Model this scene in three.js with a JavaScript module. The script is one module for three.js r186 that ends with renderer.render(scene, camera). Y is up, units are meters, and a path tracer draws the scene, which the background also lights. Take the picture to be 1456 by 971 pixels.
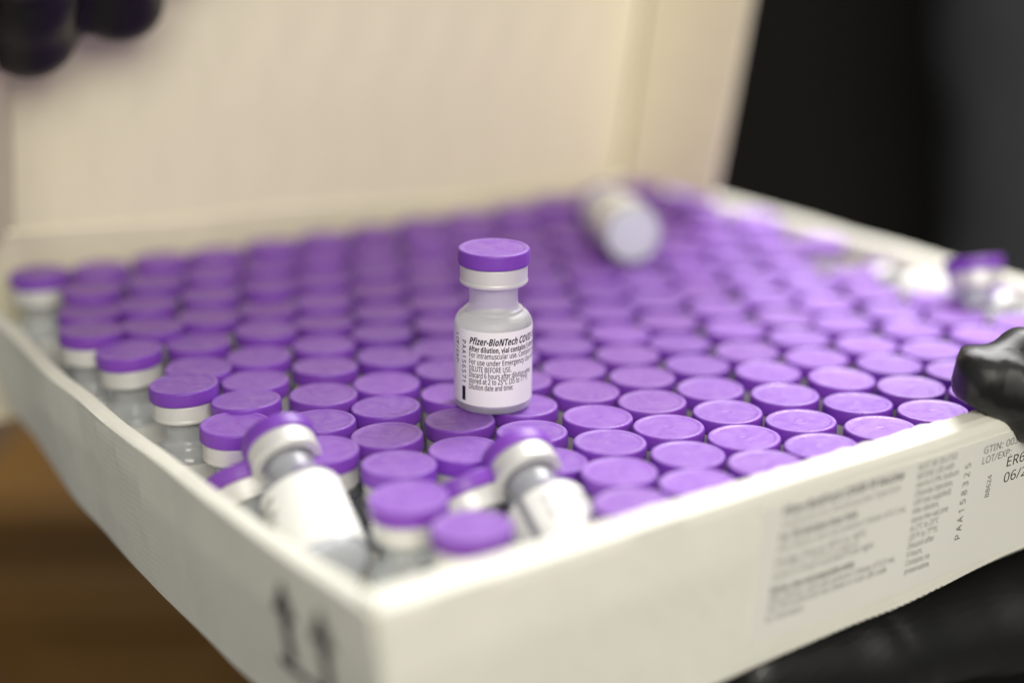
import * as THREE from 'three';
import { MarchingCubes } from 'three/addons/objects/MarchingCubes.js';
import { ImprovedNoise } from 'three/addons/math/ImprovedNoise.js';
import { mergeGeometries, mergeVertices, toCreasedNormals } from 'three/addons/utils/BufferGeometryUtils.js';
import { RoundedBoxGeometry } from 'three/addons/geometries/RoundedBoxGeometry.js';
import { RectAreaLightUniformsLib } from 'three/addons/lights/RectAreaLightUniformsLib.js';

// ---------------------------------------------------------------- camera, light, exposure
const scene = new THREE.Scene();
const renderer = new THREE.WebGLRenderer({ antialias: true });
renderer.toneMapping = THREE.LinearToneMapping;
renderer.toneMappingExposure = 1;
renderer.shadowMap.enabled = true;
renderer.setSize(1024, 682);

const EYE = new THREE.Vector3(-0.221639, 0.116584, 0.257274);
const camera = new THREE.PerspectiveCamera(22.71, 1024 / 682, 0.01, 30);
camera.position.copy(EYE);
camera.quaternion.setFromRotationMatrix(new THREE.Matrix4().makeBasis(
  new THREE.Vector3(0.810929, -0.006, 0.585114),
  new THREE.Vector3(0.175768, 0.956266, -0.233796),
  new THREE.Vector3(-0.558122, 0.292436, 0.776518)));
camera.focus = 0.3435;
camera.userData.fStop = 3.1;

scene.background = new THREE.Color().setRGB(0.26, 0.26, 0.26);
RectAreaLightUniformsLib.init();
function softLight(name, color, intensity, w, h, from, to) {
  const l = new THREE.RectAreaLight(color, intensity, w, h);
  l.name = name;
  l.position.set(...from);
  l.lookAt(...to);
  scene.add(l);
}
// a bright ceiling panel to the right and a warmer light in front, behind the photographer
softLight('ceiling_light', new THREE.Color().setRGB(1.0, 0.98, 0.96), 20, 1.1, 0.9, [0.85, 1.3, -0.45], [0.03, 0, -0.02]);
softLight('room_light', new THREE.Color().setRGB(1.0, 0.95, 0.84), 9.2, 0.9, 0.6, [-0.5, 0.65, 1.1], [-0.02, 0.05, -0.12]);

// ---------------------------------------------------------------- helpers
function rng(seed) { return () => { seed = (seed + 0x6d2b79f5) | 0; let t = Math.imul(seed ^ (seed >>> 15), 1 | seed); t = (t + Math.imul(t ^ (t >>> 7), 61 | t)) ^ t; return ((t ^ (t >>> 14)) >>> 0) / 4294967296; }; }
const noise = new ImprovedNoise();
const V = (x, y, z) => new THREE.Vector3(x, y, z);
const mm = (x, y, z) => new THREE.Vector3(x / 1000, y / 1000, z / 1000);
const lin = (r, g, b) => new THREE.Color().setRGB(r, g, b);
const used = new Map();
function numbered(n) { const k = used.get(n) ?? 0; used.set(n, k + 1); return k ? n + '_' + String(k).padStart(3, '0') : n; }
function thing(name, label, category, group) {
  const o = new THREE.Group();
  o.name = numbered(name); o.userData = { label, category };
  if (group) o.userData.group = group;
  scene.add(o); return o;
}
function part(name, geometry, material, parent, label) {
  const m = new THREE.Mesh(geometry, material);
  m.name = name; m.castShadow = m.receiveShadow = true;
  if (label) m.userData.label = label;
  parent.add(m); return m;
}
function std(o) { return new THREE.MeshPhysicalMaterial(o); }
function dataTex(size, fn, { srgb = false, repeat } = {}) {
  const d = new Uint8Array(size * size * 4);
  for (let y = 0; y < size; y++) for (let x = 0; x < size; x++) {
    const c = fn((x + 0.5) / size, (y + 0.5) / size), i = (y * size + x) * 4;
    for (let k = 0; k < 3; k++) d[i + k] = Math.max(0, Math.min(255, Math.round((Array.isArray(c) ? c[k] : c) * 255)));
    d[i + 3] = 255;
  }
  const t = new THREE.DataTexture(d, size, size);
  t.magFilter = THREE.LinearFilter; t.minFilter = THREE.LinearMipmapLinearFilter;
  t.wrapS = t.wrapT = THREE.RepeatWrapping;
  if (srgb) t.colorSpace = THREE.SRGBColorSpace;
  if (repeat) t.repeat.set(...repeat);
  t.needsUpdate = true; return t;
}
// periodic noise on the unit square
function tile(u, v, f, seed) {
  const a = 2 * Math.PI;
  return noise.noise(Math.cos(u * a) * f / a * 1.6 + seed, Math.sin(u * a) * f / a * 1.6 + Math.cos(v * a) * f / a * 1.6, Math.sin(v * a) * f / a * 1.6 + seed * 1.7);
}
function lathe(points, segs = 40) { return new THREE.LatheGeometry(points.map(([r, y]) => new THREE.Vector2(r / 1000, y / 1000)), segs); }
function arc(cx, cy, r, a0, a1, n) { const o = []; for (let i = 0; i <= n; i++) { const a = (a0 + (a1 - a0) * i / n) * Math.PI / 180; o.push([cx + r * Math.cos(a), cy + r * Math.sin(a)]); } return o; }
function planarUV(g, scale) { const p = g.attributes.position, uv = g.attributes.uv; for (let i = 0; i < p.count; i++) uv.setXY(i, p.getX(i) / scale + 0.5, p.getZ(i) / scale + 0.5); return g; }

// a swept ring: section(s) gives the closed outline at station s; caps both ends
function sweep(stations, section) {
  const pos = [], uv = [], idx = [];
  const rings = stations.map((s) => section(s));
  const k = rings[0].length;
  rings.forEach((ring, i) => {
    let acc = 0;
    for (let j = 0; j <= k; j++) {
      const p = ring[j % k];
      if (j) acc += p.distanceTo(ring[j - 1]);
      pos.push(p.x, p.y, p.z); uv.push(stations[i], acc);
    }
  });
  for (let i = 0; i + 1 < rings.length; i++) for (let j = 0; j < k; j++) {
    const a = i * (k + 1) + j, b = a + k + 1;
    idx.push(a, b, a + 1, b, b + 1, a + 1);
  }
  for (const [i, flip] of [[0, false], [rings.length - 1, true]]) {
    const c = rings[i].reduce((t, p) => t.add(p), V(0, 0, 0)).divideScalar(k), at = pos.length / 3;
    pos.push(c.x, c.y, c.z); uv.push(stations[i], 0);
    for (let j = 0; j < k; j++) { const a = i * (k + 1) + j; flip ? idx.push(at, a + 1, a) : idx.push(at, a, a + 1); }
  }
  const g = new THREE.BufferGeometry();
  g.setAttribute('position', new THREE.Float32BufferAttribute(pos, 3));
  g.setAttribute('uv', new THREE.Float32BufferAttribute(uv, 2));
  g.setIndex(idx);
  const v = V(0, 0, 0); // make the winding face outwards
  { const P = (i) => V(pos[3 * i], pos[3 * i + 1], pos[3 * i + 2]); let vol = 0; for (let t = 0; t < idx.length; t += 3) vol += P(idx[t]).dot(v.crossVectors(P(idx[t + 1]), P(idx[t + 2]))); if (vol < 0) for (let t = 0; t < idx.length; t += 3) { const q = idx[t + 1]; idx[t + 1] = idx[t + 2]; idx[t + 2] = q; } g.setIndex(idx); }
  return toCreasedNormals(g, 0.7);
}
const steps = (a, b, n) => Array.from({ length: n + 1 }, (_, i) => a + (b - a) * i / n);
function lerpTable(t, x) {
  if (x <= t[0][0]) return t[0][1];
  for (let i = 1; i < t.length; i++) if (x <= t[i][0]) { const f = (x - t[i - 1][0]) / (t[i][0] - t[i - 1][0]), s = f * f * (3 - 2 * f); return t[i - 1][1] + (t[i][1] - t[i - 1][1]) * s; }
  return t[t.length - 1][1];
}
// one continuous surface round a skeleton of tapered bones, smoothly joined
function skin(bones, res, blend, wrinkle) {
  const lo = V(1e9, 1e9, 1e9), hi = V(-1e9, -1e9, -1e9);
  for (const [a, ra, b, rb] of bones) for (const [p, r] of [[a, ra], [b, rb]]) { lo.min(p.clone().subScalar(r * 1.25 + blend)); hi.max(p.clone().addScalar(r * 1.25 + blend)); }
  const c = lo.clone().add(hi).multiplyScalar(0.5), half = Math.max(hi.x - lo.x, hi.y - lo.y, hi.z - lo.z) / 2 * 1.06;
  const mc = new MarchingCubes(res, new THREE.MeshStandardMaterial(), false, false, 400000);
  mc.isolation = 0;
  const p = V(0, 0, 0), d = V(0, 0, 0), ba = V(0, 0, 0);
  for (let k = 0; k < res; k++) for (let j = 0; j < res; j++) for (let i = 0; i < res; i++) {
    p.set((i - res / 2) / (res / 2) * half + c.x, (j - res / 2) / (res / 2) * half + c.y, (k - res / 2) / (res / 2) * half + c.z);
    let f = 1e3;
    for (const [a, ra, b, rb] of bones) {
      ba.subVectors(b, a); d.subVectors(p, a);
      const t = Math.max(0, Math.min(1, d.dot(ba) / ba.lengthSq()));
      const s = d.addScaledVector(ba, -t).length() - (ra + (rb - ra) * t);
      const h = Math.max(blend - Math.abs(f - s), 0) / blend;
      f = Math.min(f, s) - h * h * blend * 0.25;
    }
    mc.field[i + j * res + k * res * res] = -f;
  }
  mc.update();
  let g = new THREE.BufferGeometry();
  const pa = mc.positionArray.slice(0, mc.count * 3);
  for (let i = 0; i < mc.count; i++) { pa[3 * i] = pa[3 * i] * half + c.x; pa[3 * i + 1] = pa[3 * i + 1] * half + c.y; pa[3 * i + 2] = pa[3 * i + 2] * half + c.z; }
  g.setAttribute('position', new THREE.BufferAttribute(pa, 3));
  g = mergeVertices(g, half / res * 0.02);
  g.computeVertexNormals();
  if (wrinkle) {
    const q = g.attributes.position, n = g.attributes.normal;
    for (let i = 0; i < q.count; i++) { const w = wrinkle(q.getX(i), q.getY(i), q.getZ(i), n.getX(i), n.getY(i), n.getZ(i)); q.setXYZ(i, q.getX(i) + n.getX(i) * w, q.getY(i) + n.getY(i) * w, q.getZ(i) + n.getZ(i) * w); }
    g.computeVertexNormals();
  }
  return g;
}
// writing: a string squeezed or stretched to a width
function write(ctx, text, x, y, size, width, { bold = false, italic = false, mono = false, space = 0, color = '#101013', turn = 0, heavy = 0 } = {}) {
  ctx.save();
  ctx.translate(x, y); ctx.rotate(turn * Math.PI / 180);
  ctx.font = (bold ? 'bold ' : '') + size + 'px ' + (mono ? 'monospace' : 'sans-serif');
  ctx.fillStyle = color; ctx.textBaseline = 'alphabetic';
  if (space) {
    const n = text.length, step = width / (n - 0.35);
    for (let i = 0; i < n; i++) { ctx.fillText(text[i], i * step, 0); if (heavy) { ctx.lineWidth = size * heavy; ctx.strokeStyle = color; ctx.strokeText(text[i], i * step, 0); } }
  } else {
    const s = width ? width / ctx.measureText(text).width : 1;
    ctx.transform(s, 0, italic ? -0.2 : 0, 1, 0, 0);
    ctx.fillText(text, 0, 0);
    if (heavy) { ctx.lineWidth = size * heavy; ctx.strokeStyle = color; ctx.lineJoin = 'round'; ctx.strokeText(text, 0, 0); }
  }
  ctx.restore();
}

// ---------------------------------------------------------------- room behind
const paintTex = dataTex(128, (u, v) => { const n = tile(u, v, 6, 3) * 0.5 + 0.5; return [0.5 + n * 0.05, 0.49 + n * 0.05, 0.48 + n * 0.05]; }, { srgb: true });
{
  const wall = new THREE.Mesh(new THREE.BoxGeometry(7, 3.2, 0.1), std({ map: paintTex, roughness: 0.9 }));
  wall.name = 'wall'; wall.userData = { kind: 'structure', label: 'dull grey wall of the room behind the carton' };
  wall.position.set(1.4, 0.5, -2.4); wall.rotation.y = -0.62; wall.receiveShadow = true; scene.add(wall);
  const floor = new THREE.Mesh(new THREE.BoxGeometry(8, 0.1, 8), std({ color: lin(0.15, 0.145, 0.14), roughness: 0.8 }));
  floor.name = 'floor'; floor.userData = { kind: 'structure', label: 'grey floor far below the carton' };
  floor.position.set(0.5, -1.0, 0); floor.receiveShadow = true; scene.add(floor);
}
// brown wooden cabinet below, out of focus
{
  const woodTex = dataTex(512, (u, v) => {
    const g = Math.sin((u * 9 + noise.noise(u * 4, v * 1.2, 1) * 1.4) * 6.283) * 0.5 + 0.5, f = noise.noise(u * 90, v * 3, 5) * 0.5 + 0.5, b = noise.noise(u * 3, v * 2, 9) * 0.5 + 0.5;
    const t = 0.1 * g + 0.15 * f + 0.95 * b;
    return [0.3 + 0.13 * t, 0.195 + 0.1 * t, 0.012 + 0.02 * t];
  }, { srgb: true });
  const wood = std({ map: woodTex, roughness: 0.45, clearcoat: 0.25, clearcoatRoughness: 0.35 });
  const c = thing('wooden_cabinet', 'dark amber brown wooden cabinet standing low behind the left carton wall', 'cabinet');
  c.position.set(0.324, -1.005, -0.719); c.rotation.y = -0.64;
  const box = (w, h, d, x, y, z, r = 0.008) => { const g = new RoundedBoxGeometry(w, h, d, 3, r); g.translate(x, y, z); return g; };
  part('cabinet_body', box(0.4, 0.72, 0.4, 0, 0.36, 0, 0.02), wood, c);
  part('cabinet_top', box(0.41, 0.03, 0.41, 0, 0.735, 0.0), wood, c);
  for (const x of [-0.096, 0.096]) {
    const d = part('cabinet_door', box(0.18, 0.66, 0.022, x, 0.37, 0.205), wood, c);
    part('door_panel', box(0.12, 0.56, 0.012, x, 0.37, 0.22, 0.005), wood, d);
    part('door_knob', new THREE.SphereGeometry(0.011, 16, 12).translate(x - Math.sign(x) * 0.078, 0.2, 0.23), wood, d);
  }
}

// ---------------------------------------------------------------- carton
// the loaded bottom sags: height of the cap plane over the middle
const sag = (x, z) => 0.1925 * x * x + 0.1402 * x * z + 0.4571 * z * z;
const FLOOR = -0.0334;
const boardBump = dataTex(256, (u, v) => 0.5 + 0.28 * Math.sin(v * 6.2832 * 8 + tile(u, v, 4, 2) * 1.5) + tile(u, v, 26, 7) * 0.15, { repeat: [1 / 0.02, 1 / 0.012] });
const boardTint = dataTex(256, (u, v) => { const n = tile(u, v, 3, 11) * 0.6 + tile(u, v, 17, 4) * 0.4; const k = 0.95 + n * 0.035; return [k, k * 0.992, k * 0.945]; }, { srgb: true, repeat: [1 / 0.09, 1 / 0.09] });
const board = std({ map: boardTint, color: lin(0.9, 0.905, 0.9), bumpMap: boardBump, bumpScale: 0.00003, roughness: 0.55, specularIntensity: 0.6 });
const plainBoard = std({ map: boardTint, roughness: 0.7, specularIntensity: 0.5 });
const carton = thing('vial_carton', 'open white cardboard carton packed with purple-capped vials, lid tilted up', 'carton');
const frontBottom = (x) => lerpTable([[-0.11, -0.0345], [-0.04, -0.035], [0.012, -0.0328], [0.055, -0.0302], [0.14, -0.029]], x);
const frontOuter = (x, y) => 0.0562 + 0.065 * Math.min(0, y) + 0.0004 * noise.noise(x * 40, y * 20, 3) * (y < -0.001 ? 1 : 0.3) + 0.0003 * Math.sin(x * 60);
const leftInner = (z) => lerpTable([[-0.15, -0.0893], [-0.13, -0.0905], [-0.08, -0.0951], [-0.035, -0.0971], [0, -0.0982], [0.05, -0.0990]], z) + 0.0005 * noise.noise(z * 40, 3, 5);
const leftTop = (z) => 0.0018 + 0.0012 * THREE.MathUtils.smoothstep(z, 0.02, 0.05) + 0.001 * THREE.MathUtils.smoothstep(-z, 0.02, 0.15) + 0.0003 * noise.noise(z * 50, 0, 2);
const leftBottom = (z) => FLOOR + sag(-0.096, z) - 0.0016;
function leftOuter(z, f) { // f runs from the top edge of the outer face to its foot
  const t = leftTop(z) - 0.0022, x = leftInner(z) - 0.0038 + 0.0042 * f + 0.0009 * Math.sin(f * Math.PI) * noise.noise(z * 22, f * 1.5, 9) - 0.0003 * Math.sin(f * Math.PI);
  return V(x, t + (leftBottom(z) - t) * f, z);
}
const hingeMat = std({ map: boardTint, color: lin(0.84, 0.8, 0.69), roughness: 0.75, specularIntensity: 0.4 });
const lidMat = std({ map: boardTint, color: lin(1, 0.965, 0.79), roughness: 0.62, specularIntensity: 0.5 });
{ // printed wall: thick roll-over edge
  const tear = (x) => 0.0007 * noise.noise(x * 170, 2, 8) + 0.0005 * noise.noise(x * 420, 7, 1) + (x > 0.005 && x < 0.05 ? 0.0016 * Math.max(0, noise.noise(x * 260, 4, 4)) : 0);
  part('carton_wall', sweep(steps(-0.1015, 0.134, 470), (x) => {
    const b = frontBottom(x) + 0.00035 * Math.abs(Math.sin(x * 1740)) * (x > -0.04 && x < 0.03 ? 1 : 0.15), t = 0.0036 + 0.0004 * noise.noise(x * 30, 1, 1), e = tear(x), zi = 0.0499 - e;
    const P = [];
    P.push(V(x, b, frontOuter(x, b) - 0.0012), V(x, b + 0.0012, frontOuter(x, b + 0.0012)));
    for (let i = 1; i <= 8; i++) { const y = b + 0.0012 + (0.0012 - b - 0.0012) * i / 8; P.push(V(x, y, frontOuter(x, y))); }
    const zo = frontOuter(x, 0.0012);
    P.push(V(x, t - 0.0008, zo - 0.0006), V(x, t - 0.0001, zo - 0.0018), V(x, t + 0.0001, (zo + zi) / 2), V(x, t, zi + 0.0011), V(x, t - 0.0006, zi), V(x, -0.012, zi + 0.0006), V(x, b, 0.0492));
    return P;
  }), board, carton);
  // the left wall leans outwards
  part('carton_wall', sweep(steps(-0.172, 0.0555, 280), (z) => {
    const w = leftInner(z), t = leftTop(z), b = leftBottom(z), xo = w - 0.0038;
    const P = [V(w + 0.003, b, z), V(w + 0.0015, -0.015, z), V(w, t - 0.0006, z), V(w - 0.0008, t, z), V(w - 0.0025, t - 0.0001, z), V(xo + 0.0002, t - 0.0008, z)];
    for (let i = 0; i <= 8; i++) P.push(leftOuter(z, i / 8));
    return P;
  }), board, carton);
  part('carton_wall', sweep(steps(-0.152, 0.0555, 120), (z) => { // right wall
    const t = 0.0032 + 0.0018 * THREE.MathUtils.smoothstep(-z, 0, 0.13) + 0.0004 * noise.noise(z * 50, 5, 2), x = 0.1285 + 0.0008 * noise.noise(z * 25, 1, 4), b = -0.03;
    return [V(x - 0.001, b, z), V(x, t - 0.0006, z), V(x + 0.0008, t, z), V(x + 0.0045, t, z), V(x + 0.0055, t - 0.001, z), V(x + 0.0045, b, z)];
  }), board, carton);
  const lidZ = (y) => -0.15 + 0.2 * (y - 0.01);
  const hinge = (x) => lerpTable([[-0.1, 0.0205], [-0.02, 0.0165], [0.06, 0.0105], [0.13, 0.0075]], x);
  part('carton_wall', sweep(steps(-0.098, 0.1335, 90), (x) => { // hinge wall
    const t = hinge(x), b = -0.03;
    return [V(x, b, -0.1545), V(x, t - 0.0006, lidZ(t) - 0.0002), V(x, t, lidZ(t) - 0.0008), V(x, t, lidZ(t) - 0.0026), V(x, t - 0.001, lidZ(t) - 0.0032), V(x, b, -0.158)];
  }), hingeMat, carton);
  // bottom sheet, sagging
  part('base_panel', sweep(steps(-0.153, 0.0495, 50), (z) => {
    const top = [], bot = [], xa = leftInner(z) + 0.001;
    for (let i = 0; i <= 40; i++) { const x = xa + (0.1282 - xa) * i / 40, y = FLOOR + sag(x, z); top.push(V(x, y, z)); bot.unshift(V(x, y - 0.0014, z)); }
    return [...top, ...bot];
  }), plainBoard, carton);
  // raised lid, leaning over the rows; a flap down each side
  const panel = part('lid', sweep(steps(0, 1, 40), (u) => {
    const top = [], bot = [];
    for (let i = 0; i <= 24; i++) {
      const f = i / 24, xa = -0.082, xb = 0.1128, x = xa + (xb - xa) * u, y0 = hinge(x) + 0.0005, y = y0 + (0.2 - y0) * f;
      const bow = 0.0016 * Math.sin(u * Math.PI) * Math.sin(f * 3) + 0.0008 * noise.noise(x * 14, y * 14, 2) - 0.0004 * Math.exp(-Math.pow((f - 0.03) / 0.025, 2));
      top.push(V(x, y, lidZ(y) + bow)); bot.unshift(V(x, y, lidZ(y) + bow - 0.0016));
    }
    return [...top, ...bot];
  }), lidMat, carton);
  part('lid_flap', sweep(steps(0.0, 1, 24), (f) => { // right flap
    const y = 0.0095 + 0.19 * f, z0 = lidZ(y) + 0.0006, zf = z0 + 0.0415 + 0.006 * f, P = [], Q = [];
    for (let i = 0; i <= 8; i++) { const g = i / 8, x = 0.1134 + 0.0012 * Math.sin(g * 3.1) + 0.001 * noise.noise(f * 3, g * 2, 6) * g; P.push(V(x, y, z0 + (zf - z0) * g)); Q.unshift(V(x + 0.0016, y, z0 + (zf - z0) * g)); }
    return [...P, ...Q];
  }), lidMat, panel);
  part('lid_flap', sweep(steps(0.0, 1, 24), (f) => { // left flap, splayed outwards
    const y = 0.0225 + 0.177 * f, z0 = lidZ(y) + 0.0006, P = [], Q = [];
    for (let i = 0; i <= 8; i++) { const g = i / 8, x = -0.0826 - 0.0205 * g, z = z0 + 0.04 * g; P.push(V(x, y, z)); Q.unshift(V(x - 0.0016, y, z)); }
    return [...P, ...Q];
  }), lidMat, panel);
  part('lid_flap', sweep(steps(-0.082, 0.1128, 30), (x) => { // far flap, out of the picture
    const P = [], Q = [];
    for (let i = 0; i <= 6; i++) { const g = i / 6, y = 0.2005 + 0.004 * g, z = lidZ(0.2) + 0.002 + 0.035 * g; P.push(V(x, y, z)); Q.unshift(V(x, y + 0.0016, z)); }
    return [...P, ...Q];
  }), lidMat, panel);
}
{ // printed sheet on the front wall
  const x0 = -0.0225, x1 = 0.0805, W = 2048, S = W / ((x1 - x0) * 1000), H = Math.round(27.5 * S); // pixels per mm
  const cv = document.createElement('canvas'); cv.width = W; cv.height = H;
  const c = cv.getContext('2d');
  c.fillStyle = '#e8e7df'; c.fillRect(0, 0, W, H);
  const X = (m) => (m - x0 * 1000) * S, Y = (m) => -(m + 0.3) * S; // millimetres on the wall
  const T = (t, x, y, size, w, o) => write(c, t, X(x), Y(y), size * S, w * S, o);
  c.transform(1, 0, -0.03, 1, 14, 0);
  const g = '#4b4a4c', k = '#262628';
  T('Pfizer-BioNTech COVID-19 Vaccine', -17.8, -3.2, 2.5, 31.5, { bold: true, color: '#3c383a' });
  T('Suspension for Intramuscular Injection', -17.8, -5.5, 2.0, 31, { color: '#8a8684' });
  T('For 195 Multiple Dose Vials', -18, -8.2, 2.2, 20, { bold: true, color: g });
  T('After dilution, each vial contains 5 doses of 0.3 mL', -18, -10.3, 1.8, 33.5, { color: '#6a6866' });
  T('Storage: Store at -80°C to -60°C', -18.3, -12.8, 1.8, 23.5, { color: g });
  T('(-112°F to -76°F) in original', -18.3, -14.3, 1.6, 21.5, { color: '#77746f' });
  T('carton in order to protect from light', -18.4, -15.9, 1.7, 26, { color: g });
  T('Dilution, dose and preparation notes', -18.7, -18.7, 2.1, 21.5, { bold: true, color: k });
  T('After dilution, each vial contains 5 doses of 0.3 mL', -18.8, -20.6, 1.8, 33, { color: g });
  T('See FDA authorized Fact Sheet or scan QR code', -18.8, -22.3, 1.8, 31, { color: g });
  T('for information', -19, -24.3, 1.8, 9.5, { color: g });
  const col = ['MUST BE DILUTED', 'BEFORE USE with', 'sterile 0.9% Sodium', 'Chloride Injection,', 'USP (not supplied).', 'After dilution,', 'store the vaccine', 'at 2°C to 25°C', '(35°F to 77°F).', 'Discard after', '6 hours.', 'Contains no', 'preservative.'];
  const cw = [11.2, 10.6, 12.4, 11, 11, 7.6, 10.6, 8.2, 8.4, 7.6, 4.6, 7, 7.4];
  col.forEach((t, i) => T(t, 17.4, -2.4 - i * 1.83, 1.75, cw[i], { color: i < 3 ? '#5c5a58' : g }));
  T('PAA158325', 33.2, -20.9, 2.3, 16.6, { mono: true, space: 1, turn: -90, color: k });
  T('GTIN: 00359267100016', 36.6, -3.4, 2.1, 26, { color: g });
  T('LOT/EXP:', 36.5, -5.6, 2.1, 9.4, { color: g });
  T('ER6124', 44.6, -8.1, 3.0, 12.4, { color: '#131315' });
  T('06/2021', 44.6, -11.6, 3.0, 14, { color: '#131315' });
  T('BB624', 40.6, -13.6, 1.8, 5.0, { turn: -90, color: k });
  const map = new THREE.CanvasTexture(cv); map.colorSpace = THREE.SRGBColorSpace; map.anisotropy = 8;
  const nx = 120, ny = 14, pos = [], uv = [], idx = [];
  for (const off of [0.0003]) for (let j = 0; j <= ny; j++) for (let i = 0; i <= nx; i++) {
    const x = x0 + (x1 - x0) * i / nx, y = -0.0003 - 0.0275 * j / ny;
    pos.push(x, y, frontOuter(x, y) + off * 0.7); uv.push(i / nx, 1 - j / ny);
  }
  for (let j = 0; j < ny; j++) for (let i = 0; i < nx; i++) { const a = j * (nx + 1) + i, b = a + nx + 1; idx.push(a, b, a + 1, b, b + 1, a + 1); }
  // rim of the sheet, so that it has its paper thickness
  const rim = []; for (let i = 0; i <= nx; i++) rim.push(i); for (let j = 1; j <= ny; j++) rim.push(j * (nx + 1) + nx); for (let i = nx - 1; i >= 0; i--) rim.push(ny * (nx + 1) + i); for (let j = ny - 1; j >= 0; j--) rim.push(j * (nx + 1));
  const at = pos.length / 3;
  rim.forEach((r) => { pos.push(pos[3 * r], pos[3 * r + 1], pos[3 * r + 2] - 0.0003); uv.push(0.001, 0.999); });
  const rt = pos.length / 3; rim.forEach((r) => { pos.push(pos[3 * r], pos[3 * r + 1], pos[3 * r + 2]); uv.push(0.001, 0.999); });
  for (let i = 0; i + 1 < rim.length; i++) idx.push(rt + i, rt + i + 1, at + i, rt + i + 1, at + i + 1, at + i);
  const geo = new THREE.BufferGeometry();
  geo.setAttribute('position', new THREE.Float32BufferAttribute(pos, 3)); geo.setAttribute('uv', new THREE.Float32BufferAttribute(uv, 2)); geo.setIndex(idx); geo.computeVertexNormals();
  part('printed_label', geo, std({ map, roughness: 0.42, specularIntensity: 0.6 }), carton, 'white label printed with dosage text, lot number and expiry date');
}
{ // two black upright arrows over a bar, printed low on the left wall
  const ink = std({ color: lin(0.012, 0.012, 0.014), roughness: 0.7 });
  const at = (z, y) => { const t = leftTop(z) - 0.0022, v = leftOuter(z, (t - y) / (t - leftBottom(z))); v.x += 0.0001; return v; };
  const strip = (pts) => { // flat ink stroke with a hair of thickness, outline in (z, y) millimetres
    const s = new THREE.Shape(pts.map(([z, y]) => new THREE.Vector2(z / 1000, y / 1000)));
    const g = new THREE.ExtrudeGeometry(s, { depth: 0.0004, bevelEnabled: false }), p = g.attributes.position;
    for (let i = 0; i < p.count; i++) { const v = at(p.getX(i), p.getY(i)); p.setXYZ(i, v.x - p.getZ(i), v.y, v.z); }
    g.computeVertexNormals(); return g;
  };
  const arrow = (z) => strip([[z - 1.4, -18.8], [z - 1.3, -9.8], [z - 3.8, -10.4], [z, -3.6], [z + 3.8, -10.4], [z + 1.4, -9.8], [z + 1.4, -18.8]]);
  part('printed_arrow', arrow(25), ink, carton);
  part('printed_arrow', arrow(38), ink, carton);
  part('printed_bar', strip([[20, -21.6], [45, -21.6], [45, -20.0], [20, -20.0]]), ink, carton);
}

// ---------------------------------------------------------------- vials
const capTints = [[0.2, 0.045, 0.455], [0.185, 0.04, 0.43], [0.215, 0.05, 0.475], [0.195, 0.045, 0.42]];
const srgb8 = (x) => Math.pow(Math.max(0, x), 1 / 2.2);
const capMats = capTints.map((c, i) => {
  const r = rng(50 + i), specks = Array.from({ length: 46 }, () => [r(), r(), 0.004 + r() * 0.008, r() * 0.5 + 0.2]);
  const bump = dataTex(192, (u, v) => {
    let h = 0.5 + tile(u, v, 40, i + 3) * 0.12 + tile(u, v, 8, i + 9) * 0.1;
    const d = Math.hypot(u - 0.5, v - 0.5);
    h += 0.5 * Math.exp(-Math.pow(d / 0.035, 2)) - 0.3 * Math.exp(-Math.pow((d - 0.075) / 0.02, 2));
    for (const [a, b, s, k] of specks) h += k * Math.exp(-((u - a) ** 2 + (v - b) ** 2) / (s * s));
    return h;
  });
  // purple plastic; flat top painted paler for overhead sheen and frost, rim highlight included
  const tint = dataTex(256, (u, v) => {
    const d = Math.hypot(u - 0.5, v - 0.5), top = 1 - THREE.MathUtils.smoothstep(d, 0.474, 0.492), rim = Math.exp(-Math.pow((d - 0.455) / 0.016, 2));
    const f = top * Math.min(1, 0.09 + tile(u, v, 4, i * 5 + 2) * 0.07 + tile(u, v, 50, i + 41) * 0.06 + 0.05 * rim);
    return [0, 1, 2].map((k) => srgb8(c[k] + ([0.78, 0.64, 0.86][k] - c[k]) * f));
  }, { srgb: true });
  const rough = dataTex(128, (u, v) => 0.44 + tile(u, v, 5, i * 3 + 1) * 0.14 + tile(u, v, 30, i + 20) * 0.12);
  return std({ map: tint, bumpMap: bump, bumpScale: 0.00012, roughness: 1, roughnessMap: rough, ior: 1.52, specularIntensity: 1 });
});
const collarMat = std({ color: lin(0.72, 0.715, 0.69), metalness: 0.3, roughness: 0.42 });
const glassMat = std({ color: lin(0.9, 0.925, 0.94), transmission: 0.66, thickness: 0, roughness: 0.07, ior: 1.5, specularIntensity: 1 });
const frostMat = std({ color: lin(0.93, 0.93, 0.95), transmission: 0.8, thickness: 0, roughness: 0.42, ior: 1.45, bumpMap: dataTex(128, (u, v) => 0.5 + tile(u, v, 30, 31) * 0.5 + tile(u, v, 9, 12) * 0.4), bumpScale: 0.0001 });
const mistMat = std({ color: lin(0.86, 0.88, 0.92), transmission: 0.78, thickness: 0, roughness: 0.3, ior: 1.5 });
const stopperMat = std({ color: lin(0.18, 0.18, 0.19), roughness: 0.7 });
const paleMat = std({ color: lin(0.55, 0.55, 0.57), roughness: 0.7 });
const iceMat = std({ color: lin(0.78, 0.79, 0.82), roughness: 0.5 });

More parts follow.
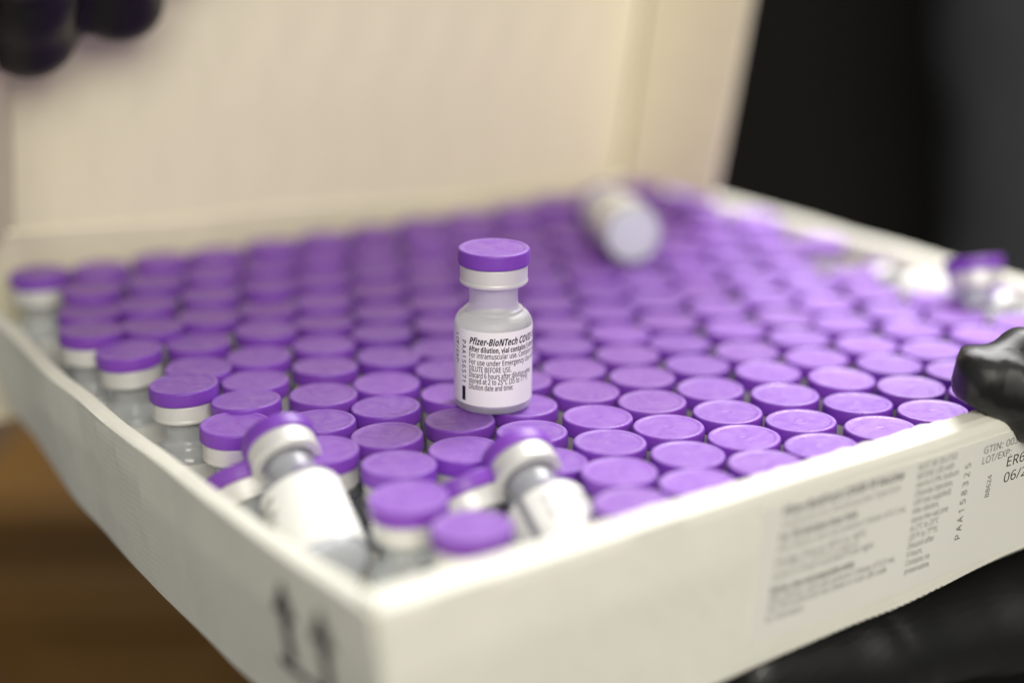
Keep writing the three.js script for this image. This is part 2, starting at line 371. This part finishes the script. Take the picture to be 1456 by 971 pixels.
const capGeo = planarUV(lathe([[0, 32.98], [5.7, 33.0], [6.05, 33.08], [6.3, 33.16], [6.55, 33.2], ...arc(6.75, 32.7, 0.5, 78, 0, 6), [7.28, 32.0], [7.3, 30.35], [7.1, 30.05], [6.6, 30.0], [0, 30.0]], 48), 0.0146);
const collarGeo = lathe([[6.4, 30.02], [6.75, 29.95], [6.82, 29.7], [6.8, 27.1], [6.84, 26.9], [6.92, 26.7], [6.9, 26.3], [6.72, 26.05], [6.3, 25.95], [5.1, 26.0]], 44);
const glassGeo = lathe([[0, 0.35], [5.6, 0.3], ...arc(6.9, 1.1, 1.0, -100, 0, 6), [7.9, 2], [7.9, 17.2], ...arc(4.9, 17.4, 3.0, 5, 72, 9), ...arc(6.5, 22.1, 1.6, 250, 185, 5), [4.88, 23], [4.88, 26.2]], 48);
const stopperGeo = lathe([[0, 23.6], [3.3, 23.7], [3.5, 24.2], [3.5, 26.5], [0, 26.5]], 24);
const stopperHighGeo = lathe([[0, 25.1], [3.3, 25.2], [3.5, 25.5], [3.5, 26.5], [0, 26.5]], 24);
const iceGeo = lathe([[0, 0.9], [6.6, 0.9], [7.2, 1.6], [7.3, 4.1], [6.9, 4.5], [3, 4.2], [0, 4.3]], 32);
const iceTallGeo = lathe([[0, 0.9], [6.6, 0.9], [7.2, 1.6], [7.3, 9.1], [6.9, 9.6], [3, 9.2], [0, 9.4]], 32);
// paper label; the middle of its writing faces +z
const labelW = 48.5, labelY0 = 2.0, labelY1 = 17.7;
const labelGeo = (() => {
  const R = 7.98, n = 80, pos = [], nor = [], uv = [], idx = [];
  for (const [r, s] of [[R, 1], [R - 0.06, -1]]) {
    const o = pos.length / 3;
    for (let i = 0; i <= n; i++) { const l = -12.4 + labelW * i / n, a = l / R; for (const [y, v] of [[labelY0, 0], [labelY1, 1]]) { pos.push(Math.sin(a) * r / 1000, y / 1000, Math.cos(a) * r / 1000); nor.push(Math.sin(a) * s, 0, Math.cos(a) * s); uv.push(i / n, v); } }
    for (let i = 0; i < n; i++) { const a = o + 2 * i; s > 0 ? idx.push(a, a + 2, a + 1, a + 1, a + 2, a + 3) : idx.push(a, a + 1, a + 2, a + 1, a + 3, a + 2); }
  }
  const g = new THREE.BufferGeometry();
  g.setAttribute('position', new THREE.Float32BufferAttribute(pos, 3)); g.setAttribute('normal', new THREE.Float32BufferAttribute(nor, 3)); g.setAttribute('uv', new THREE.Float32BufferAttribute(uv, 2)); g.setIndex(idx);
  return g;
})();
const labelMap = (() => {
  const W = 2048, S = W / labelW, H = Math.round((labelY1 - labelY0) * S), cv = document.createElement('canvas'); cv.width = W; cv.height = H;
  const c = cv.getContext('2d');
  c.fillStyle = '#efefec'; c.fillRect(0, 0, W, H);
  const X = (m) => (m + 12.4) * S, Y = (m) => (labelY1 - m) * S, T = (t, x, y, s, w, o) => write(c, t, X(x), Y(y), s * S, w * S, { heavy: 0.03, ...o });
  T('Pfizer-BioNTech COVID-19 Vaccine', -5.1, 15.0, 1.95, 22.2, { bold: true, italic: true });
  T('After dilution, vial contains 5 doses of 0.3 mL', -5.1, 13.5, 1.5, 21, { bold: true });
  T('For intramuscular use. Contains no preservative.', -5.1, 12.2, 1.5, 22.5);
  T('For use under Emergency Use Authorization.', -5.1, 10.8, 1.5, 21.5);
  T('DILUTE BEFORE USE.', -5.1, 9.35, 1.5, 9.1);
  T('Discard 6 hours after dilution when', -5.1, 8.05, 1.5, 14.9);
  T('stored at 2 to 25°C (35 to 77°F)', -5.1, 6.8, 1.5, 13.6);
  T('Dilution date and time:', -5.1, 5.5, 1.5, 9.5);
  T('PAA156571', -7.0, 15.5, 1.45, 9.0, { turn: 90, space: 1, mono: true });
  T('LOT/EXP:', -9.4, 16.4, 1.5, 6.8, { turn: 90, space: 1 });
  c.fillStyle = '#141417'; c.fillRect(X(-6.95), Y(5.7), 0.95 * S, 3.0 * S);
  const t = new THREE.CanvasTexture(cv); t.colorSpace = THREE.SRGBColorSpace; t.anisotropy = 8; return t;
})();
const paperMat = std({ map: labelMap, roughness: 0.36, specularIntensity: 0.9 });

function makeVial(capMat, frozen, glass = frozen ? frostMat : glassMat) {
  const o = new THREE.Group();
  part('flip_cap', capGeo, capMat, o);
  part('crimp_collar', collarGeo, collarMat, o);
  part('glass_bottle', glassGeo, glass, o);
  part('rubber_stopper', frozen ? stopperHighGeo : stopperGeo, frozen ? paleMat : stopperMat, o);
  part('frozen_contents', frozen ? iceTallGeo : iceGeo, iceMat, o);
  part('paper_label', labelGeo, paperMat, o);
  return o;
}
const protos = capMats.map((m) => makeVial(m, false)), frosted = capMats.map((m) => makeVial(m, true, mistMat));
const UP = V(0, 1, 0);
const rv = rng(7);
// base and top in metres; spin turns the label about the vial's own axis
function setVial(o, base, top, spin, label, group) {
  o.name = numbered('vaccine_vial');
  o.position.copy(base);
  o.quaternion.setFromUnitVectors(UP, top.clone().sub(base).normalize()).multiply(new THREE.Quaternion().setFromAxisAngle(UP, spin));
  o.userData = { label, category: 'vial' };
  if (group) o.userData.group = group;
  scene.add(o);
}
const RISE = 0.016 * Math.sqrt(3) / 2;
const ORD = ['first', 'second', 'third', 'fourth', 'fifth', 'sixth', 'seventh', 'eighth', 'ninth', 'tenth', 'eleventh', 'twelfth', 'thirteenth', 'fourteenth'];
const skip = new Set(['1,-4', '2,-4', '2,-3', '3,-5', '3,-4', '1,-5', '2,-5', '0,-5', '0,7', '1,7', '-1,7', '-2,7', '-3,7', '-4,7']);
// how far the top of a vial leans, in millimetres, and how far its foot stands off its place
const lean = { '-7,-6': [1.4, 0.5, 0], '-7,-5': [0.8, 0, 0], '-6,-5': [-1.6, 0.6, 0], '-4,-5': [-1.5, 1.8, -0.6], '-5,-5': [0.8, 0, 0.4], '-3,-5': [-1.0, 0.6, -1.0], '1,-3': [1.5, 0, 0], '-1,-4': [-0.8, 0, 0.4], '1,2': [0.8, 0.3, 0.5] };
const shift = { '-7,-6': [2.8, 0, 0], '-7,-5': [1.6, 0, 0], '-6,-5': [0, 0, 0.4], '-8,-5': [0.6, 0, -0.6], '-2,-5': [0.4, 0, -7.6], '-3,-5': [0, 0, -2.0], '-4,-5': [0, 0, -1.0] };
const noted = {
  '-1,-3': 'upright purple-capped vial carrying the front of the standing vial, greyish reflection on its cap',
  '-1,-4': 'upright purple-capped vial left of the standing vial, in the second row of sharp caps',
  '-4,-5': 'upright vial by the left wall, its cap and grey collar standing clear of neighbours',
  '-2,-5': 'upright vial by the left wall, directly behind the leaning cap of a fallen vial',
};
for (let n = 3; n >= -10; n--) {
  const odd = Math.abs(n) % 2 === 1;
  let count = 0;
  const row = 3 - n;
  for (let m = n === -7 ? -6 : -5; m <= 7; m++) {
    const key = n + ',' + m;
    const x = (m + (odd ? 0.5 : 0)) * 0.016, z = n * RISE, j = [(rv() - 0.5), (rv() - 0.5), (rv() - 0.5), (rv() - 0.5), (rv() - 0.5)], which = Math.floor(rv() * protos.length), spin = rv() * 6.283;
    if (skip.has(key)) continue;
    if (key === '-1,-3' || key === '-1,-2' || key === '-2,-2') j.fill(0); // these three carry the standing vial
    const s = shift[key] ?? [0, 0, 0], l = lean[key] ?? [0, 0, 0], h = sag(x, z) + l[1] / 1000 + j[4] * 0.0007;
    const base = V(x + s[0] / 1000 + j[0] * 0.0002, FLOOR + h + 0.0001, z + s[2] / 1000 + j[1] * 0.0002);
    const top = base.clone().add(V(l[0] / 1000 + j[2] * 0.0014, 0.0333, l[2] / 1000 + j[3] * 0.0014));
    count++;
    const rowName = row === 0 ? 'the frontmost row at the printed wall' : row === 13 ? 'the last row under the raised lid' : 'the ' + ORD[row] + ' row behind the printed wall';
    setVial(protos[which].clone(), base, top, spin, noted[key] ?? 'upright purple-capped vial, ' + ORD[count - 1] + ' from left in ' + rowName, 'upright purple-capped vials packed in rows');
  }
}
// along an axis: a point of the vial at height h (mm) sits at p, its foot at b
function axis(p, b, h, upTo = 33.3) { const d = p.clone().sub(b).normalize(); const base = p.clone().addScaledVector(d, -h / 1000); return [base, base.clone().addScaledVector(d, upTo / 1000)]; }
{
  const loose = 'loose vials lying or leaning in the carton';
  const put = (proto, [b, t], spin, label, group) => setVial(proto, b, t, spin, label, group);
  // the standing vial on top of three caps
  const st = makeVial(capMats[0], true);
  put(st, axis(mm(-29.0, 33.5, -16.8), mm(-29.0, 0.4, -17.8), 33), -0.63, 'single frosted vial standing upright on top of the purple caps, label facing out');
  st.scale.setScalar(1.015);
  put(frosted[1].clone(), axis(mm(-79.9, 1.2, -14.4), mm(-84.0, -13.0, 9.8), 28), -3.35, 'fallen vial leaning away by the left wall, white label, silver collar underside showing', loose);
  put(frosted[2].clone(), axis(mm(-45.2, -0.8, 15.8), mm(-50.2, -12.8, 40.4), 28), 0.5, 'fallen vial leaning away behind the printed wall, pale collar and white shoulder showing', loose);
  put(protos[0].clone(), axis(mm(-55.4, -3.4, 9.6), mm(-53.5, -27, 27), 31.8), 1.2, 'half buried tilted vial, only cap edge and shiny collar showing between two others', loose);
  put(protos[3].clone(), axis(mm(-85.2, -4.6, -23), mm(-84.5, -28, -5), 31.8), 3.0, 'tilted vial under the left fallen one, only the purple cap edge showing at the wall', loose);
  put(protos[2].clone(), [mm(-70.2, -31.6, 16.4), mm(-72.2, 1.7, 17.2)], 1.0, 'upright out-of-focus vial right of the left fallen vial, cap slightly tilted');
  put(protos[3].clone(), [mm(-69.6, -32, 34.6), mm(-70, 1.2, 34)], 2.0, 'most blurred upright vial, nearest the carton corner, pale purple cap');
  put(protos[1].clone(), axis(mm(63, 10.8, -82.5), mm(76, 11.4, -112), 0, -33.3), 3.4, 'blurred vial lying on its side atop the far rows, round white base outward', loose);
  put(frosted[0].clone(), [mm(107.5, -19.5, 1), mm(111.5, 11.4, -9)], -0.6, 'blurred vial jutting above its row by the right wall, cap edge against dark clothing', loose);
  put(frosted[2].clone(), [mm(119.8, -4.6, 24), mm(120.2, -4.2, -9)], 2.4, 'blurred pale vial lying along the right wall, white body just above the thumb', loose);
  put(frosted[1].clone(), [mm(120, -6.0, -17), mm(120.4, -5.6, -50)], 2.6, 'blurred pale vial lying along the right wall beyond the jutting purple cap', loose);
}

// ---------------------------------------------------------------- hands and person
const gloveBump = (x, y, z) => 0;
const glove = std({ color: lin(0.008, 0.008, 0.0085), roughness: 0.44, specularIntensity: 0.8 });
const cloth = std({ color: lin(0.013, 0.0125, 0.0115), roughness: 0.9, specularIntensity: 0.3 });
const sleeveCloth = std({ color: lin(0.06, 0.06, 0.067), roughness: 0.9, specularIntensity: 0.3 });
{
  const p = thing('person', 'person in dark clothes holding the carton with a black gloved hand', 'person');
  const m = V(0, 0, 0);
  // torso, upper arm and forearm, in metres; the hand is a glove of its own
  const bones = [
    [V(0.66, -0.75, -0.34), 0.2, V(0.66, -0.25, -0.36), 0.19], [V(0.66, -0.25, -0.36), 0.19, V(0.64, 0.2, -0.36), 0.205], [V(0.52, -0.3, -0.52), 0.15, V(0.52, 0.2, -0.52), 0.16], [V(0.78, -0.3, -0.2), 0.15, V(0.78, 0.22, -0.2), 0.16],
  ];
  part('jacket', skin(bones, 84, 0.05, (x, y, z) => 0.012 * noise.noise(x * 7 + y * 3, y * 5, z * 7) + 0.006 * noise.noise(x * 16, y * 9 + x * 6, z * 16)), cloth, p);
  const arm = [[V(0.5, 0.3, -0.28), 0.075, V(0.458, 0.1, -0.25), 0.06], [V(0.458, 0.1, -0.25), 0.06, V(0.462, -0.12, -0.225), 0.054], [V(0.462, -0.12, -0.225), 0.054, V(0.4, -0.12, -0.02), 0.048], [V(0.4, -0.12, -0.02), 0.048, V(0.235, -0.055, 0.062), 0.036]];
  part('sleeve', skin(arm, 84, 0.03, (x, y, z) => 0.006 * noise.noise(x * 12 + y * 6, y * 14, z * 12) + 0.003 * noise.noise(x * 30, y * 24 + x * 9, z * 30)), sleeveCloth, p);
  const g = [
    // thumb over the wall
    [mm(40.6, 11.4, 52.6), 6.3 / 1000, mm(52, 8.0, 56), 9.4 / 1000], [mm(52, 8.0, 56), 9.4 / 1000, mm(70, 2, 60.5), 11.2 / 1000], [mm(70, 2, 60.5), 11.2 / 1000, mm(103, -14, 68), 14.5 / 1000], [mm(103, -14, 68), 14.5 / 1000, mm(165, -42, 62), 22 / 1000],
    // palm
    [mm(165, -46, 58), 22 / 1000, mm(100, -49, 52), 12.5 / 1000], [mm(165, -46, 58), 22 / 1000, mm(103, -49, 32), 12 / 1000], [mm(165, -46, 55), 21 / 1000, mm(104, -48, 13), 11 / 1000], [mm(165, -46, 50), 19 / 1000, mm(104, -47, -4), 10 / 1000],
    // four fingers under the bottom
    [mm(100, -49, 52), 12.5 / 1000, mm(62, -49.0, 46), 12 / 1000], [mm(62, -49, 46), 12 / 1000, mm(26, -48.6, 41), 10.8 / 1000], [mm(26, -48.6, 41), 11.2 / 1000, mm(-4, -46.5, 37), 9 / 1000],
    [mm(103, -49, 32), 12 / 1000, mm(60, -47.5, 24), 10.5 / 1000], [mm(60, -47.5, 24), 10.5 / 1000, mm(18, -47, 17), 10 / 1000], [mm(18, -47, 17), 10 / 1000, mm(-12, -45.5, 13), 8.5 / 1000],
    [mm(104, -48, 13), 11 / 1000, mm(62, -47, 3), 10 / 1000], [mm(62, -47, 3), 10 / 1000, mm(24, -46.5, -6), 9.5 / 1000], [mm(24, -46.5, -6), 9.5 / 1000, mm(-2, -45, -11), 8.2 / 1000],
    [mm(104, -47, -4), 10 / 1000, mm(70, -46, -15), 8.8 / 1000], [mm(70, -46, -15), 8.8 / 1000, mm(46, -45.5, -24), 8.2 / 1000], [mm(46, -45.5, -24), 8.2 / 1000, mm(28, -45, -30), 7 / 1000],
    [mm(165, -46, 55), 22 / 1000, mm(205, -52, 60), 28 / 1000],
  ];
  const crease = (x, y, z) => { // loose rubber: slanting puckers on the thumb, joint creases below
    const t = 0.0015 * (0.45 - 1.5 * Math.abs(noise.noise(x * 62 + y * 60, y * 85 - x * 40, z * 62))) + 0.0003 * noise.noise(x * 220 + 40, y * 160 - x * 100, z * 220);
    const fold = 0.0011 * Math.sin((x + 0.6 * y) * 430 + 3 * noise.noise(x * 60, y * 60, z * 60)) * Math.max(0, noise.noise(x * 50 + 7, y * 50, z * 50) + 0.25);
    const knuckle = y < -0.03 ? -0.0006 * Math.exp(-Math.pow((x - 0.025 + 0.3 * (y + 0.045)) / 0.0022, 2)) - 0.0004 * Math.exp(-Math.pow((x - 0.062) / 0.003, 2)) : 0;
    return (y > -0.02 ? t + fold : t * 0.06) + knuckle;
  };
  part('glove', skin(g, 200, 0.006, crease), glove, p, 'black rubber glove, thumb over the carton wall and fingers beneath');
}
{
  const o = thing('gloved_hand', 'black gloved hand reaching in over the lid, two bent fingertips showing', 'hand');
  const g = [];
  const ray = V(0, 0, 0);
  const F = (pts) => { for (let i = 0; i + 1 < pts.length; i++) g.push([mm(...pts[i].slice(0, 3)), pts[i][3] / 1000, mm(...pts[i + 1].slice(0, 3)), pts[i + 1][3] / 1000]); };
  F([[-83.5, 72.4, -122, 11.2], [-87, 84, -112, 10.8], [-98, 108, -104, 11.5], [-120, 128, -78, 13]]);
  F([[-62, 78.5, -121, 11], [-64, 92, -112, 10.8], [-74, 118, -100, 11.8], [-106, 138, -82, 13]]);
  F([[-44, 92, -124, 9.8], [-47, 104, -114, 10.4], [-56, 128, -102, 11.5], [-92, 148, -84, 13]]);
  F([[-30, 106, -126, 8.6], [-34, 116, -118, 9.2], [-42, 136, -106, 10], [-80, 156, -86, 12]]);
  F([[-92, 92, -96, 10], [-112, 102, -80, 11], [-132, 122, -60, 14]]); // thumb
  F([[-120, 128, -78, 13], [-150, 160, -40, 22]]); F([[-106, 138, -82, 13], [-150, 160, -40, 22]]); F([[-92, 148, -84, 13], [-150, 164, -42, 22]]); F([[-80, 156, -86, 12], [-148, 168, -46, 21]]);
  F([[-150, 160, -40, 24], [-200, 200, 10, 30]]);
  part('glove', skin(g, 130, 0.006, (x, y, z) => 0.0008 * noise.noise(x * 60, y * 60, z * 60)), glove, o);
}
renderer.render(scene, camera);
